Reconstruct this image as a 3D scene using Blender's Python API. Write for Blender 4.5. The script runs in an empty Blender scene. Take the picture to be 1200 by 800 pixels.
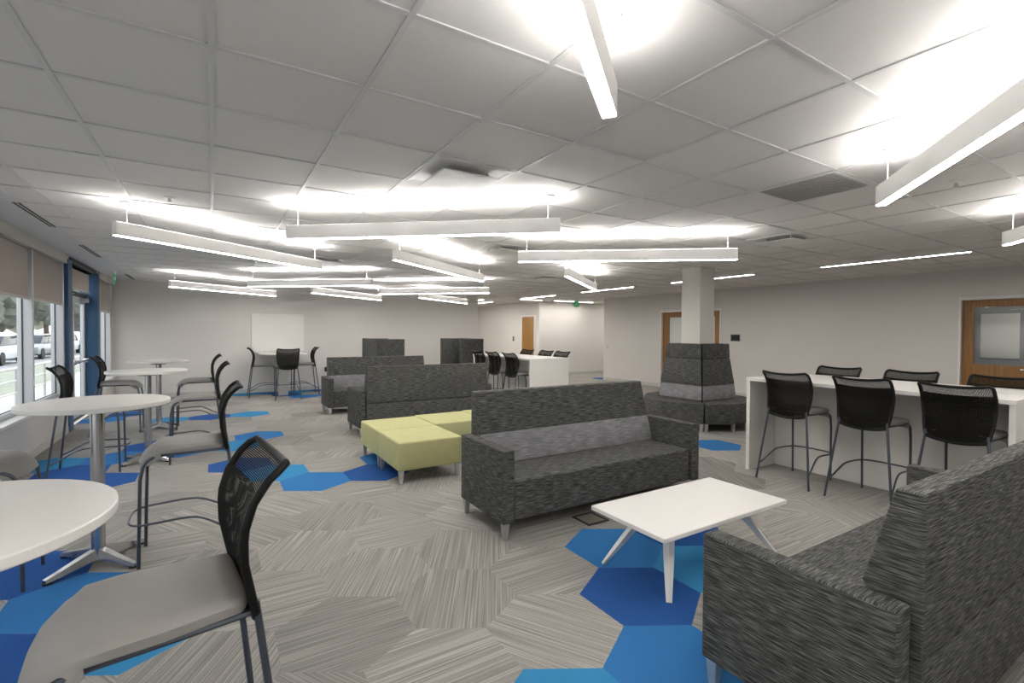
import bpy, bmesh, math, random
from mathutils import Vector, Matrix, Euler
random.seed(7)
SC = bpy.context.scene
COL = SC.collection
PI = math.pi
CE = 2.692            # ceiling height

# ------------------------------------------------------------------ materials
def mat(name, rgb=(.8, .8, .8), rough=.6, metal=0., spec=.5):
    m = bpy.data.materials.new(name); m.use_nodes = True
    b = m.node_tree.nodes['Principled BSDF']
    b.inputs['Base Color'].default_value = (*rgb, 1)
    b.inputs['Roughness'].default_value = rough
    b.inputs['Metallic'].default_value = metal
    b.inputs['Specular IOR Level'].default_value = spec
    return m, m.node_tree, b

def s2l(r, g, b):
    f = lambda c: ((c/255)/12.92 if c/255 <= .04045 else (((c/255)+.055)/1.055)**2.4)
    return (f(r), f(g), f(b))

def N(nt, t, **kw):
    n = nt.nodes.new(t)
    for k, v in kw.items(): setattr(n, k, v)
    return n

def noise_tint(m, nt, b, rgb, amount=.06, scale=6., detail=3., bump=0., bscale=None, coord='Object'):
    tc = N(nt, 'ShaderNodeTexCoord'); no = N(nt, 'ShaderNodeTexNoise')
    no.inputs['Scale'].default_value = scale; no.inputs['Detail'].default_value = detail
    nt.links.new(tc.outputs[coord], no.inputs['Vector'])
    mx = N(nt, 'ShaderNodeMix', data_type='RGBA')
    mx.inputs[6].default_value = (*[max(0, c*(1-amount)) for c in rgb], 1)
    mx.inputs[7].default_value = (*[min(1, c*(1+amount)) for c in rgb], 1)
    nt.links.new(no.outputs['Fac'], mx.inputs[0]); nt.links.new(mx.outputs[2], b.inputs['Base Color'])
    if bump:
        n2 = N(nt, 'ShaderNodeTexNoise'); n2.inputs['Scale'].default_value = bscale or scale*10
        n2.inputs['Detail'].default_value = 2
        nt.links.new(tc.outputs[coord], n2.inputs['Vector'])
        bp = N(nt, 'ShaderNodeBump'); bp.inputs['Strength'].default_value = bump; bp.inputs['Distance'].default_value = .003
        nt.links.new(n2.outputs['Fac'], bp.inputs['Height']); nt.links.new(bp.outputs['Normal'], b.inputs['Normal'])

def simple(name, srgb, rough=.6, metal=0., amount=.04, scale=5., bump=0., bscale=None, spec=.5):
    c = s2l(*srgb); m, nt, b = mat(name, c, rough, metal, spec)
    noise_tint(m, nt, b, c, amount, scale, 3., bump, bscale)
    return m

def emit(name, srgb, strength):
    m = bpy.data.materials.new(name); m.use_nodes = True; nt = m.node_tree
    nt.nodes.clear(); o = N(nt, 'ShaderNodeOutputMaterial'); e = N(nt, 'ShaderNodeEmission')
    e.inputs['Color'].default_value = (*s2l(*srgb), 1); e.inputs['Strength'].default_value = strength
    nt.links.new(e.outputs[0], o.inputs[0]); return m

def fabric(name, dark, mid, light, us=16., vs=230., bias=.5, bump=.35, lo=.86):
    """heathered upholstery: short threads running along U"""
    m, nt, b = mat(name, s2l(*mid), .92, 0, .2)
    uv = N(nt, 'ShaderNodeUVMap'); mp = N(nt, 'ShaderNodeMapping'); mp.inputs['Scale'].default_value = (us, vs, 1)
    nt.links.new(uv.outputs[0], mp.inputs['Vector'])
    n1 = N(nt, 'ShaderNodeTexNoise'); n1.inputs['Scale'].default_value = 1; n1.inputs['Detail'].default_value = 3
    n1.inputs['Roughness'].default_value = .6; n1.inputs['Distortion'].default_value = .15
    nt.links.new(mp.outputs[0], n1.inputs['Vector'])
    rp = N(nt, 'ShaderNodeValToRGB'); e = rp.color_ramp.elements
    e[0].position = bias-.17; e[0].color = (*s2l(*dark), 1); e[1].position = bias+.17; e[1].color = (*s2l(*light), 1)
    k = e.new(bias); k.color = (*s2l(*mid), 1)
    nt.links.new(n1.outputs['Fac'], rp.inputs[0])
    n2 = N(nt, 'ShaderNodeTexNoise'); n2.inputs['Scale'].default_value = 7; n2.inputs['Detail'].default_value = 2
    nt.links.new(uv.outputs[0], n2.inputs['Vector'])
    mr = N(nt, 'ShaderNodeMapRange'); mr.inputs[1].default_value = .3; mr.inputs[2].default_value = .7
    mr.inputs[3].default_value = lo; mr.inputs[4].default_value = 2-lo
    nt.links.new(n2.outputs['Fac'], mr.inputs[0])
    mx = N(nt, 'ShaderNodeMix', data_type='RGBA', blend_type='MULTIPLY'); mx.inputs[0].default_value = 1
    nt.links.new(rp.outputs[0], mx.inputs[6]); nt.links.new(mr.outputs[0], mx.inputs[7])
    nt.links.new(mx.outputs[2], b.inputs['Base Color'])
    bp = N(nt, 'ShaderNodeBump'); bp.inputs['Strength'].default_value = bump; bp.inputs['Distance'].default_value = .002
    nt.links.new(n1.outputs['Fac'], bp.inputs['Height']); nt.links.new(bp.outputs['Normal'], b.inputs['Normal'])
    return m

def carpet():
    m, nt, b = mat('carpet', (.3, .3, .3), .96, 0, .1)
    a_dir = N(nt, 'ShaderNodeAttribute', attribute_name='stripe_dir')
    a_tone = N(nt, 'ShaderNodeAttribute', attribute_name='tone')
    a_kind = N(nt, 'ShaderNodeAttribute', attribute_name='kind_id')
    a_seed = N(nt, 'ShaderNodeAttribute', attribute_name='seed')
    tc = N(nt, 'ShaderNodeTexCoord')
    vr = N(nt, 'ShaderNodeVectorRotate', rotation_type='Z_AXIS')
    nt.links.new(tc.outputs['Object'], vr.inputs['Vector']); nt.links.new(a_dir.outputs['Fac'], vr.inputs['Angle'])
    ad = N(nt, 'ShaderNodeVectorMath', operation='ADD'); cs = N(nt, 'ShaderNodeCombineXYZ')
    nt.links.new(a_seed.outputs['Fac'], cs.inputs[0]); nt.links.new(a_seed.outputs['Fac'], cs.inputs[1])
    nt.links.new(vr.outputs[0], ad.inputs[0]); nt.links.new(cs.outputs[0], ad.inputs[1])
    mp = N(nt, 'ShaderNodeMapping'); mp.inputs['Scale'].default_value = (1.1, 105., 1)
    nt.links.new(ad.outputs[0], mp.inputs['Vector'])
    n1 = N(nt, 'ShaderNodeTexNoise'); n1.inputs['Scale'].default_value = 1; n1.inputs['Detail'].default_value = 2.5
    n1.inputs['Roughness'].default_value = .55
    nt.links.new(mp.outputs[0], n1.inputs['Vector'])
    rp = N(nt, 'ShaderNodeValToRGB'); e = rp.color_ramp.elements
    e[0].position = .34; e[0].color = (*s2l(115, 112, 108), 1)
    e[1].position = .68; e[1].color = (*s2l(160, 156, 150), 1)
    k = e.new(.5); k.color = (*s2l(134, 131, 127), 1)
    nt.links.new(n1.outputs['Fac'], rp.inputs[0])
    mx = N(nt, 'ShaderNodeMix', data_type='RGBA', blend_type='MULTIPLY'); mx.inputs[0].default_value = 1
    nt.links.new(rp.outputs[0], mx.inputs[6]); nt.links.new(a_tone.outputs['Fac'], mx.inputs[7])
    # broad soft bands across a tile
    # blues
    br = N(nt, 'ShaderNodeValToRGB'); br.color_ramp.interpolation = 'CONSTANT'; e = br.color_ramp.elements
    e[0].position = 0; e[0].color = (*s2l(38, 76, 134), 1)
    e[1].position = .4; e[1].color = (*s2l(48, 105, 158), 1)
    k = e.new(.7); k.color = (*s2l(52, 122, 165), 1)
    sub = N(nt, 'ShaderNodeMath', operation='MULTIPLY_ADD'); sub.inputs[1].default_value = .3; sub.inputs[2].default_value = -.1
    nt.links.new(a_kind.outputs['Fac'], sub.inputs[0]); nt.links.new(sub.outputs[0], br.inputs[0])
    n3 = N(nt, 'ShaderNodeTexNoise'); n3.inputs['Scale'].default_value = 220; n3.inputs['Detail'].default_value = 2
    nt.links.new(tc.outputs['Object'], n3.inputs['Vector'])
    mr = N(nt, 'ShaderNodeMapRange'); mr.inputs[1].default_value = .3; mr.inputs[2].default_value = .7
    mr.inputs[3].default_value = .85; mr.inputs[4].default_value = 1.15
    nt.links.new(n3.outputs['Fac'], mr.inputs[0])
    gt = N(nt, 'ShaderNodeMath', operation='GREATER_THAN'); gt.inputs[1].default_value = .5
    nt.links.new(a_kind.outputs['Fac'], gt.inputs[0])
    m2 = N(nt, 'ShaderNodeMix', data_type='RGBA')
    nt.links.new(gt.outputs[0], m2.inputs[0]); nt.links.new(mx.outputs[2], m2.inputs[6]); nt.links.new(br.outputs[0], m2.inputs[7])
    m3 = N(nt, 'ShaderNodeMix', data_type='RGBA', blend_type='MULTIPLY'); m3.inputs[0].default_value = 1
    nt.links.new(m2.outputs[2], m3.inputs[6]); nt.links.new(mr.outputs[0], m3.inputs[7])
    nt.links.new(m3.outputs[2], b.inputs['Base Color'])
    bp = N(nt, 'ShaderNodeBump'); bp.inputs['Strength'].default_value = .3; bp.inputs['Distance'].default_value = .002
    nt.links.new(n3.outputs['Fac'], bp.inputs['Height']); nt.links.new(bp.outputs['Normal'], b.inputs['Normal'])
    return m

def chair_mesh(name, period=.007, wire=.5):
    """open woven net: opaque threads, real holes between them"""
    m, nt, b = mat(name, s2l(17, 16, 12), .8, 0, .15)
    uv = N(nt, 'ShaderNodeUVMap'); sp = N(nt, 'ShaderNodeSeparateXYZ'); nt.links.new(uv.outputs[0], sp.inputs[0])
    outs = []
    for i, per in ((0, period), (1, period*.8)):
        d = N(nt, 'ShaderNodeMath', operation='DIVIDE'); d.inputs[1].default_value = per
        f = N(nt, 'ShaderNodeMath', operation='FRACT'); l = N(nt, 'ShaderNodeMath', operation='LESS_THAN')
        l.inputs[1].default_value = wire if i == 0 else wire+.1
        nt.links.new(sp.outputs[i], d.inputs[0]); nt.links.new(d.outputs[0], f.inputs[0]); nt.links.new(f.outputs[0], l.inputs[0])
        outs.append(l)
    mx = N(nt, 'ShaderNodeMath', operation='MAXIMUM')
    nt.links.new(outs[0].outputs[0], mx.inputs[0]); nt.links.new(outs[1].outputs[0], mx.inputs[1])
    nt.links.new(mx.outputs[0], b.inputs['Alpha'])
    return m

def glass(name, tint=(.97, .985, .98), gl=.045):
    m = bpy.data.materials.new(name); m.use_nodes = True; nt = m.node_tree; nt.nodes.clear()
    o = N(nt, 'ShaderNodeOutputMaterial'); t = N(nt, 'ShaderNodeBsdfTransparent'); g = N(nt, 'ShaderNodeBsdfGlossy')
    t.inputs['Color'].default_value = (*tint, 1); g.inputs['Roughness'].default_value = .02
    mx = N(nt, 'ShaderNodeMixShader'); mx.inputs[0].default_value = gl
    nt.links.new(t.outputs[0], mx.inputs[1]); nt.links.new(g.outputs[0], mx.inputs[2]); nt.links.new(mx.outputs[0], o.inputs[0])
    return m

def wood(name, a, c, axis=2):
    m, nt, b = mat(name, s2l(*a), .45, 0, .4)
    tc = N(nt, 'ShaderNodeTexCoord'); mp = N(nt, 'ShaderNodeMapping')
    sc = [38., 38., 38.]; sc[axis] = 1.6; mp.inputs['Scale'].default_value = sc
    no = N(nt, 'ShaderNodeTexNoise'); no.inputs['Scale'].default_value = 1; no.inputs['Detail'].default_value = 4; no.inputs['Distortion'].default_value = .6
    nt.links.new(tc.outputs['Object'], mp.inputs[0]); nt.links.new(mp.outputs[0], no.inputs['Vector'])
    rp = N(nt, 'ShaderNodeValToRGB'); e = rp.color_ramp.elements
    e[0].position = .3; e[0].color = (*s2l(*a), 1); e[1].position = .7; e[1].color = (*s2l(*c), 1)
    nt.links.new(no.outputs['Fac'], rp.inputs[0]); nt.links.new(rp.outputs[0], b.inputs['Base Color'])
    return m

M = {}
M['wall'] = simple('wall_paint', (200, 197, 193), .85, amount=.02, scale=2., bump=.05, bscale=180)
M['wallw'] = simple('wall_paint_white', (204, 201, 196), .85, amount=.02, scale=2.)
M['sillwall'] = simple('wall_paint_grey', (196, 195, 192), .85, amount=.02)
M['tile'] = simple('ceiling_tile', (214, 211, 208), .95, amount=.03, scale=60., bump=.25, bscale=240)
M['gyp'] = simple('ceiling_gypsum', (205, 205, 207), .9, amount=.02)
M['tee'] = simple('grid_tee', (200, 199, 198), .5, amount=.01)
M['base'] = simple('base_vinyl', (178, 177, 173), .6, amount=.02)
M['carpet'] = carpet()
M['grey_fab'] = fabric('grey_upholstery', (25, 25, 24), (66, 67, 65), (110, 110, 107), 11., 215., .49)
M['lum_fab'] = fabric('pale_upholstery', (98, 98, 101), (123, 123, 126), (146, 146, 149), 8., 180., .5)
M['green_fab'] = fabric('green_upholstery', (164, 163, 118), (170, 169, 124), (176, 174, 130), 60., 60., .5, .1, .97)
M['seat'] = simple('stool_upholstery', (138, 135, 132), .6, amount=.05, scale=30., bump=.12, bscale=500)
M['mesh'] = chair_mesh('stool_net')
M['plastic'] = simple('black_plastic', (11, 11, 10), .55, amount=.1, spec=.25)
M['frame'] = simple('graphite_metal', (76, 82, 90), .38, .6, amount=.05)
M['chrome'] = simple('brushed_steel', (200, 200, 202), .25, 1., amount=.04, scale=20)
M['silver'] = simple('silver_metal', (196, 196, 194), .35, .7, amount=.03)
M['lam'] = simple('white_laminate', (211, 209, 205), .35, amount=.012, scale=3.)
M['edge'] = simple('white_edge_band', (204, 201, 196), .45, amount=.02)
M['white_metal'] = simple('white_powder_coat', (214, 213, 211), .45, amount=.01)
M['fixture'] = simple('fixture_housing', (238, 237, 235), .5, amount=.01)
M['down'] = emit('downlight_lens', (255, 252, 249), 9.)
M['up'] = emit('uplight_lens', (255, 252, 249), 13.5)
M['slot'] = emit('slot_lens', (255, 250, 244), 17.)
M['exit'] = emit('exit_green', (80, 150, 105), .13)
M['blue_paint'] = simple('blue_paint', (40, 78, 112), .45, amount=.04)
M['alu'] = simple('window_aluminium', (196, 197, 200), .4, .2, amount=.02)
M['dark_alu'] = simple('dark_gasket', (60, 62, 64), .5, .2)
M['shade'] = simple('roller_shade_cloth', (178, 168, 160), .9, amount=.03, scale=40)
M['fascia'] = simple('shade_fascia', (186, 184, 176), .6, amount=.02)
M['glass'] = glass('window_glass')
M['wood'] = wood('oak_veneer', (122, 84, 40), (150, 108, 58))
M['wood2'] = wood('golden_veneer', (140, 98, 40), (158, 116, 56))
M['glass2'] = glass('door_vision_glass', gl=.02)
M['room'] = simple('meeting_room_paint', (140, 142, 146), .85)
M['frost'] = simple('frosted_film', (205, 210, 208), .6, amount=.02)
M['grille'] = simple('grille_grey', (168, 166, 162), .7)
M['lidgrey'] = simple('lid_grey', (120, 114, 104), .8)
M['black'] = simple('matte_black', (16, 16, 16), .6)
M['dkgrey'] = simple('dark_grille', (80, 80, 78), .7)
M['asphalt'] = simple('asphalt', (150, 150, 152), .95, amount=.1, scale=1.5)
M['grass'] = simple('lawn', (150, 152, 136), .95, amount=.25, scale=2.5)
M['leaf'] = simple('tree_leaves', (120, 124, 112), .9, amount=.4, scale=1.8, bump=.8, bscale=6)
M['bark'] = simple('tree_bark', (96, 84, 74), .9)
M['carw'] = simple('car_paint_white', (225, 226, 230), .25)
M['cars'] = simple('car_paint_silver', (160, 165, 172), .25, .5)
M['carg'] = simple('car_windows', (40, 46, 54), .1)
M['concrete'] = simple('concrete', (196, 194, 188), .9, amount=.08, scale=3)

# ------------------------------------------------------------------ mesh helpers
def box(bm, x0, x1, y0, y1, z0, z1, bev=0., seg=2, taper=None):
    vs = []
    for z in (z0, z1):
        t = 0 if (taper is None or z == z1) else taper
        cx, cy = (x0+x1)/2, (y0+y1)/2
        for x, y in ((x0, y0), (x1, y0), (x1, y1), (x0, y1)):
            if t: x = cx+(x-cx)*t; y = cy+(y-cy)*t
            vs.append(bm.verts.new((x, y, z)))
    b = vs
    fs = [bm.faces.new(q) for q in ((b[3], b[2], b[1], b[0]), (b[4], b[5], b[6], b[7]), (b[0], b[1], b[5], b[4]),
                                    (b[1], b[2], b[6], b[5]), (b[2], b[3], b[7], b[6]), (b[3], b[0], b[4], b[7]))]
    if bev:
        es = {e for f in fs for e in f.edges}
        bmesh.ops.bevel(bm, geom=list(es), offset=bev, segments=seg, profile=.6, affect='EDGES')

def prism(bm, poly, z0, z1, axis='z', bev=0., seg=2):
    """poly 2D extruded along axis; axis 'x': poly=(y,z); 'y': poly=(x,z); 'z': poly=(x,y)"""
    def v(p, t):
        if axis == 'x': return (t, p[0], p[1])
        if axis == 'y': return (p[0], t, p[1])
        return (p[0], p[1], t)
    a = [bm.verts.new(v(p, z0)) for p in poly]; b = [bm.verts.new(v(p, z1)) for p in poly]
    n = len(poly); fs = [bm.faces.new(a[::-1]), bm.faces.new(b)]
    for i in range(n): fs.append(bm.faces.new((a[i], a[(i+1) % n], b[(i+1) % n], b[i])))
    bmesh.ops.recalc_face_normals(bm, faces=fs)
    if bev:
        es = {e for f in fs for e in f.edges}
        bmesh.ops.bevel(bm, geom=list(es), offset=bev, segments=seg, profile=.6, affect='EDGES')

def loft(bm, rings, cap=True):
    R = [[bm.verts.new(p) for p in r] for r in rings]; n = len(R[0]); fs = []
    for a, b in zip(R, R[1:]):
        for i in range(n): fs.append(bm.faces.new((a[i], a[(i+1) % n], b[(i+1) % n], b[i])))
    if cap: fs.append(bm.faces.new(R[0][::-1])); fs.append(bm.faces.new(R[-1]))
    bmesh.ops.recalc_face_normals(bm, faces=fs)
    return fs

def smooth_path(pts, n=4):
    P = [Vector(p) for p in pts]; out = []
    for i in range(len(P)-1):
        p0 = P[max(i-1, 0)]; p1 = P[i]; p2 = P[i+1]; p3 = P[min(i+2, len(P)-1)]
        for k in range(n):
            t = k/n
            out.append(.5*((2*p1)+(p2-p0)*t+(2*p0-5*p1+4*p2-p3)*t*t+(3*p1-p0-3*p2+p3)*t**3))
    out.append(P[-1]); return out

def tube(bm, pts, r, seg=8, closed=False):
    P = [Vector(p) for p in pts]; n = len(P); rings = []
    up = Vector((0, 0, 1))
    prev = None
    for i in range(n):
        if closed: t = (P[(i+1) % n]-P[i-1]).normalized()
        else: t = (P[min(i+1, n-1)]-P[max(i-1, 0)]).normalized()
        if prev is None:
            a = up if abs(t.dot(up)) < .9 else Vector((1, 0, 0)); u = t.cross(a).normalized()
        else:
            u = (prev-t*prev.dot(t)).normalized()
        prev = u; w = t.cross(u)
        rr = r[i] if isinstance(r, (list, tuple)) else r
        rings.append([bm.verts.new(P[i]+(u*math.cos(2*PI*k/seg)+w*math.sin(2*PI*k/seg))*rr) for k in range(seg)])
    fs = []
    m = n if closed else n-1
    for i in range(m):
        a, b = rings[i], rings[(i+1) % n]
        for k in range(seg): fs.append(bm.faces.new((a[k], a[(k+1) % seg], b[(k+1) % seg], b[k])))
    if not closed: fs.append(bm.faces.new(rings[0][::-1])); fs.append(bm.faces.new(rings[-1]))
    bmesh.ops.recalc_face_normals(bm, faces=fs)

def lathe(bm, prof, seg=48, cx=0, cy=0):
    rings = [[bm.verts.new((cx+r*math.cos(2*PI*k/seg), cy+r*math.sin(2*PI*k/seg), z)) for k in range(seg)] for r, z in prof]
    fs = []
    for a, b in zip(rings, rings[1:]):
        for k in range(seg): fs.append(bm.faces.new((a[k], a[(k+1) % seg], b[(k+1) % seg], b[k])))
    fs.append(bm.faces.new(rings[0][::-1])); fs.append(bm.faces.new(rings[-1]))
    bmesh.ops.recalc_face_normals(bm, faces=fs)

def obj(name, bm, m, parent=None, uv=True, loc=None, ang=35):
    me = bpy.data.meshes.new(name)
    bm.normal_update()
    if uv and not bm.loops.layers.uv:
        L = bm.loops.layers.uv.new('UVMap')
        for f in bm.faces:
            n = f.normal; a = max(range(3), key=lambda i: abs(n[i]))
            for l in f.loops:
                c = l.vert.co
                l[L].uv = ((c.y, c.z), (c.x, c.z), (c.x, c.y))[a]
    bm.to_mesh(me); bm.free()
    for p in me.polygons: p.use_smooth = True
    me.set_sharp_from_angle(angle=math.radians(ang))
    for k in (m if isinstance(m, (list, tuple)) else [m]): me.materials.append(k)
    o = bpy.data.objects.new(name, me); COL.objects.link(o)
    if parent: o.parent = parent
    if loc: o.location = loc
    return o

def thing(name, label, cat, loc=(0, 0, 0), rz=0, group=None):
    o = bpy.data.objects.new(name, None); COL.objects.link(o); o.empty_display_size = .1
    o.location = loc; o.rotation_euler = (0, 0, rz); o['label'] = label; o['category'] = cat
    if group: o['group'] = group
    return o

def tag(o, label, cat, group=None):
    o['label'] = label; o['category'] = cat
    if group: o['group'] = group
    return o

def struct(name, bm, m, parent=None, **kw):
    o = obj(name, bm, m, parent, **kw)
    if parent is None: o['kind'] = 'structure'
    return o

def dup(src, loc, rz, label):
    r = src.copy(); COL.objects.link(r); r.location = loc; r.rotation_euler = (0, 0, rz); r['label'] = label
    for ch in src.children:
        c = ch.copy(); COL.objects.link(c); c.parent = r
        for g in ch.children:
            d = g.copy(); COL.objects.link(d); d.parent = c
    return r
B = bmesh.new

# ------------------------------------------------------------------ floor: hexagonal carpet tiles
HS, HW, HR, OX, OY = .3666, .635, .55, 1.215, 2.577
BLUE = {}
for k, cells in {1: [(1, -1), (3, 0), (0, 5), (-2, 7), (-2, 14), (-4, 3), (-4, 1), (-4, 8), (-3, 10), (-4, 16), (-1, 21), (0, 19), (-4, 7), (16, 18), (2, 20)],
                 2: [(1, -2), (2, 0), (7, 3), (-1, 5), (1, 6), (-1, 10), (-3, 2), (-4, 9), (-3, 9), (-5, 15), (2, 18), (1, 18), (2, 5), (0, 21), (0, 20), (-3, -1)],
                 3: [(0, -2), (2, -1), (-1, 6), (-2, 9), (-1, 14), (-3, 14), (-3, 1), (-5, 9), (-1, 20), (1, 20)]}.items():
    for c in cells: BLUE[c] = k
DARK = {(5, 1), (5, 2), (4, 1), (6, 2)}
DIRS = {(0, 0): 60, (0, -1): 120, (1, 0): 0, (-1, 0): 0, (-1, 1): 60, (0, 1): 60, (-1, -1): 0, (0, 2): 0, (-1, 2): 60, (-1, 3): 60}
bm = B(); l_dir = bm.faces.layers.float.new('stripe_dir'); l_tone = bm.faces.layers.float.new('tone')
l_kind = bm.faces.layers.float.new('kind_id'); l_seed = bm.faces.layers.float.new('seed')
for j in range(-13, 33):
    for i in range(-7, 26):
        cx = OX+i*HW+(j % 2)*HW/2; cy = OY+j*HR
        if cx < -2.6 or cx > 16.6 or cy < -5 or cy > 20.6: continue
        f = bm.faces.new([bm.verts.new((cx+HS*math.sin(a*PI/3), cy+HS*math.cos(a*PI/3), 0)) for a in range(6)][::-1])
        f[l_dir] = -math.radians(DIRS.get((i, j), random.choice((0, 60, 120))))
        t = random.choice((.88, .96, 1.0, 1.05, 1.1))
        if cx > 3.6: t = random.choice((1.08, 1.12, 1.16))
        if (i, j) in DARK: t = .8
        f[l_tone] = t; f[l_kind] = BLUE.get((i, j), 0); f[l_seed] = random.uniform(0, 50)
for co, no in (((-1.95, 0, 0), (-1, 0, 0)), ((16.05, 0, 0), (1, 0, 0)), ((0, -4.55, 0), (0, -1, 0)), ((0, 20.05, 0), (0, 1, 0))):
    bmesh.ops.bisect_plane(bm, geom=bm.verts[:]+bm.edges[:]+bm.faces[:], plane_co=co, plane_no=no, clear_outer=True)
struct('floor', bm, M['carpet'])

# ------------------------------------------------------------------ ceiling
XL = -1.87
GX0 = -1.445
bm = B(); box(bm, GX0, 16.1, -4.6, 20.1, CE, CE+.05); struct('ceiling', bm, M['tile'])
bm = B(); box(bm, -2.2, GX0, -4.6, 14.0, CE-.004, CE+.05); struct('ceiling_soffit', bm, M['gyp'])
bm = B(); T = .6096
for i in range(-2, 26):
    x = i*T
    if x < GX0: continue
    box(bm, x-.012, x+.012, -4.55, 20.05, CE-.007, CE-.0005)
for j in range(-11, 30):
    y = 2.287+j*T
    if y > 20: continue
    box(bm, GX0, 16.05, y-.012, y+.012, CE-.0065, CE-.0004)
struct('ceiling_grid', bm, M['tee'])

# ------------------------------------------------------------------ walls
FW = 13.8
def wallbox(name, x0, x1, y0, y1, z0=0, z1=CE, m='wall'):
    bm = B(); box(bm, x0, x1, y0, y1, z0, z1); return struct(name, bm, M[m])
wallbox('wall_far', -2.2, 7.24, FW, FW+.15)
wallbox('wall_far_return', 7.09, 7.24, FW+.15, 20, m='wall')
wallbox('wall_back', -2.2, 11.25, -4.65, -4.5)
wallbox('wall_end', 7.24, 9.94, 20, 20.15)
wallbox('wall_corridor', 9.94, 10.09, 14.35, 20.0, m='wallw')
wallbox('wall_corridor_far', 9.94, 16.0, 14.2, 14.35, m='wallw')
wallbox('wall_corridor_near', 11.25, 16.0, 11.97, 12.12, m='wallw')
wallbox('wall_corridor_end', 16.0, 16.15, 11.97, 14.35, m='wallw')
# right wall with two door openings
RX = 11.1
bm = B()
DA = (2.06, 3.08); DB = (7.74, 9.71); DH = 2.185
for y0, y1 in ((-4.5, DA[0]), (DA[1], DB[0]), (DB[1], 12.12)): box(bm, RX, RX+.15, y0, y1, 0, CE)
for y0, y1 in (DA, DB): box(bm, RX, RX+.15, y0, y1, DH, CE)
struct('wall_right', bm, M['wall'])
# left wall below / around the windows
bm = B()
for y0, y1 in ((-4.5, 9.72), (12.15, FW)): box(bm, -2.1, XL, y0, y1, 0, .52)
box(bm, -2.1, -1.9, -4.5, FW, 2.60, CE-.004)
box(bm, -2.1, XL, 12.15, 12.30, .52, 2.6)
box(bm, -2.1, XL-.04, 13.62, FW, .52, 2.6)
struct('wall_left', bm, M['sillwall'])
# baseboards
def strip(name, x0, x1, y0, y1, z1=.1): bm = B(); box(bm, x0, x1, y0, y1, .0, z1, .002, 1); struct(name, bm, M['base'])
strip('baseboard_far', -1.87, 7.24, FW-.012, FW)
strip('baseboard_right', RX-.012, RX, DB[1]+.06, 12.12)
strip('baseboard_corridor', 9.94, 16, 14.188, 14.2)
strip('baseboard_left', XL, XL+.012, -4.5, 9.7)
strip('baseboard_right_middle', RX-.012, RX, DA[1]+.06, DB[0]-.06)

# ------------------------------------------------------------------ windows in the left wall
GX = -2.0
bm = B(); box(bm, -2.05, XL+.035, -4.5, 9.72, .52, .555, .006); struct('trim_sill', bm, M['lam'])
bm = B(); box(bm, -2.05, XL+.035, 12.15, FW, .52, .555, .006); struct('trim_sill_far', bm, M['lam'])
def window(n, y0, y1, last=False):
    """aluminium bay with one pane, glass in the plane GX"""
    r = bpy.data.objects.new(f'window_{n}', None); COL.objects.link(r); r['kind'] = 'structure'
    bm = B()
    box(bm, GX-.04, GX+.04, y0, y1, .555, .62, .003); box(bm, GX-.04, GX+.04, y0, y1, 2.52, 2.6, .003)
    box(bm, GX-.04, GX+.10, y1-.035, y1+.035, .555, 2.6, .003)
    struct('window_frame', bm, M['alu'], r)
    bm = B(); box(bm, GX-.004, GX+.004, y0+.035, y1-.035, .62, 2.52); struct('pane', bm, M['glass'], r)
    bm = B()
    box(bm, GX+.004, GX+.014, y1-.05, y1-.035, .62, 2.52); box(bm, GX+.004, GX+.014, y0+.035, y1-.035, .62, .63)
    struct('gasket', bm, M['dark_alu'], r)
ys = [-4.5, -2.55, -1.05, .4, 1.9, 3.35, 4.82, 6.28, 8.24, 9.69]
for k in range(len(ys)-1): window(k+1, ys[k], ys[k+1])
window(10, 12.32, 13.58)
def shade(y0, y1, zb, label, top=2.6):
    r = thing('roller_shade', label, 'window shade', (GX+.06, (y0+y1)/2, zb), 0, 'roller shades on the window wall')
    h = (y1-y0)/2-.02
    bm = B(); box(bm, -.0015, .0015, -h, h, .0, top-zb-.04); obj('shade_cloth', bm, M['shade'], r)
    bm = B(); box(bm, -.010, .012, -h, h, -.03, .004, .003); obj('bottom_bar', bm, M['fascia'], r)
for k, lab in ((7, 'beige roller shade half lowered in the nearest window bay, cut by the photo edge'),
               (8, 'beige roller shade half lowered in the window bay beside the blue door post')):
    shade(ys[k]+.02, ys[k+1]-.02, 1.96, lab)
for k in range(0, 7, 1): shade(ys[k]+.02, ys[k+1]-.02, 1.96, 'beige roller shade half lowered in a window bay nearer than the visible glass')
shade(12.34, 13.56, 1.96, 'beige roller shade half lowered in the narrow window beyond the glass door')
bm = B(); box(bm, -1.93, XL+.01, -4.5, 9.72, 2.555, CE-.004, .003); struct('trim_header', bm, M['fascia'])
bm = B(); box(bm, -1.93, XL+.01, 12.15, FW, 2.555, CE-.004, .003); struct('trim_header_far', bm, M['fascia'])
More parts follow.
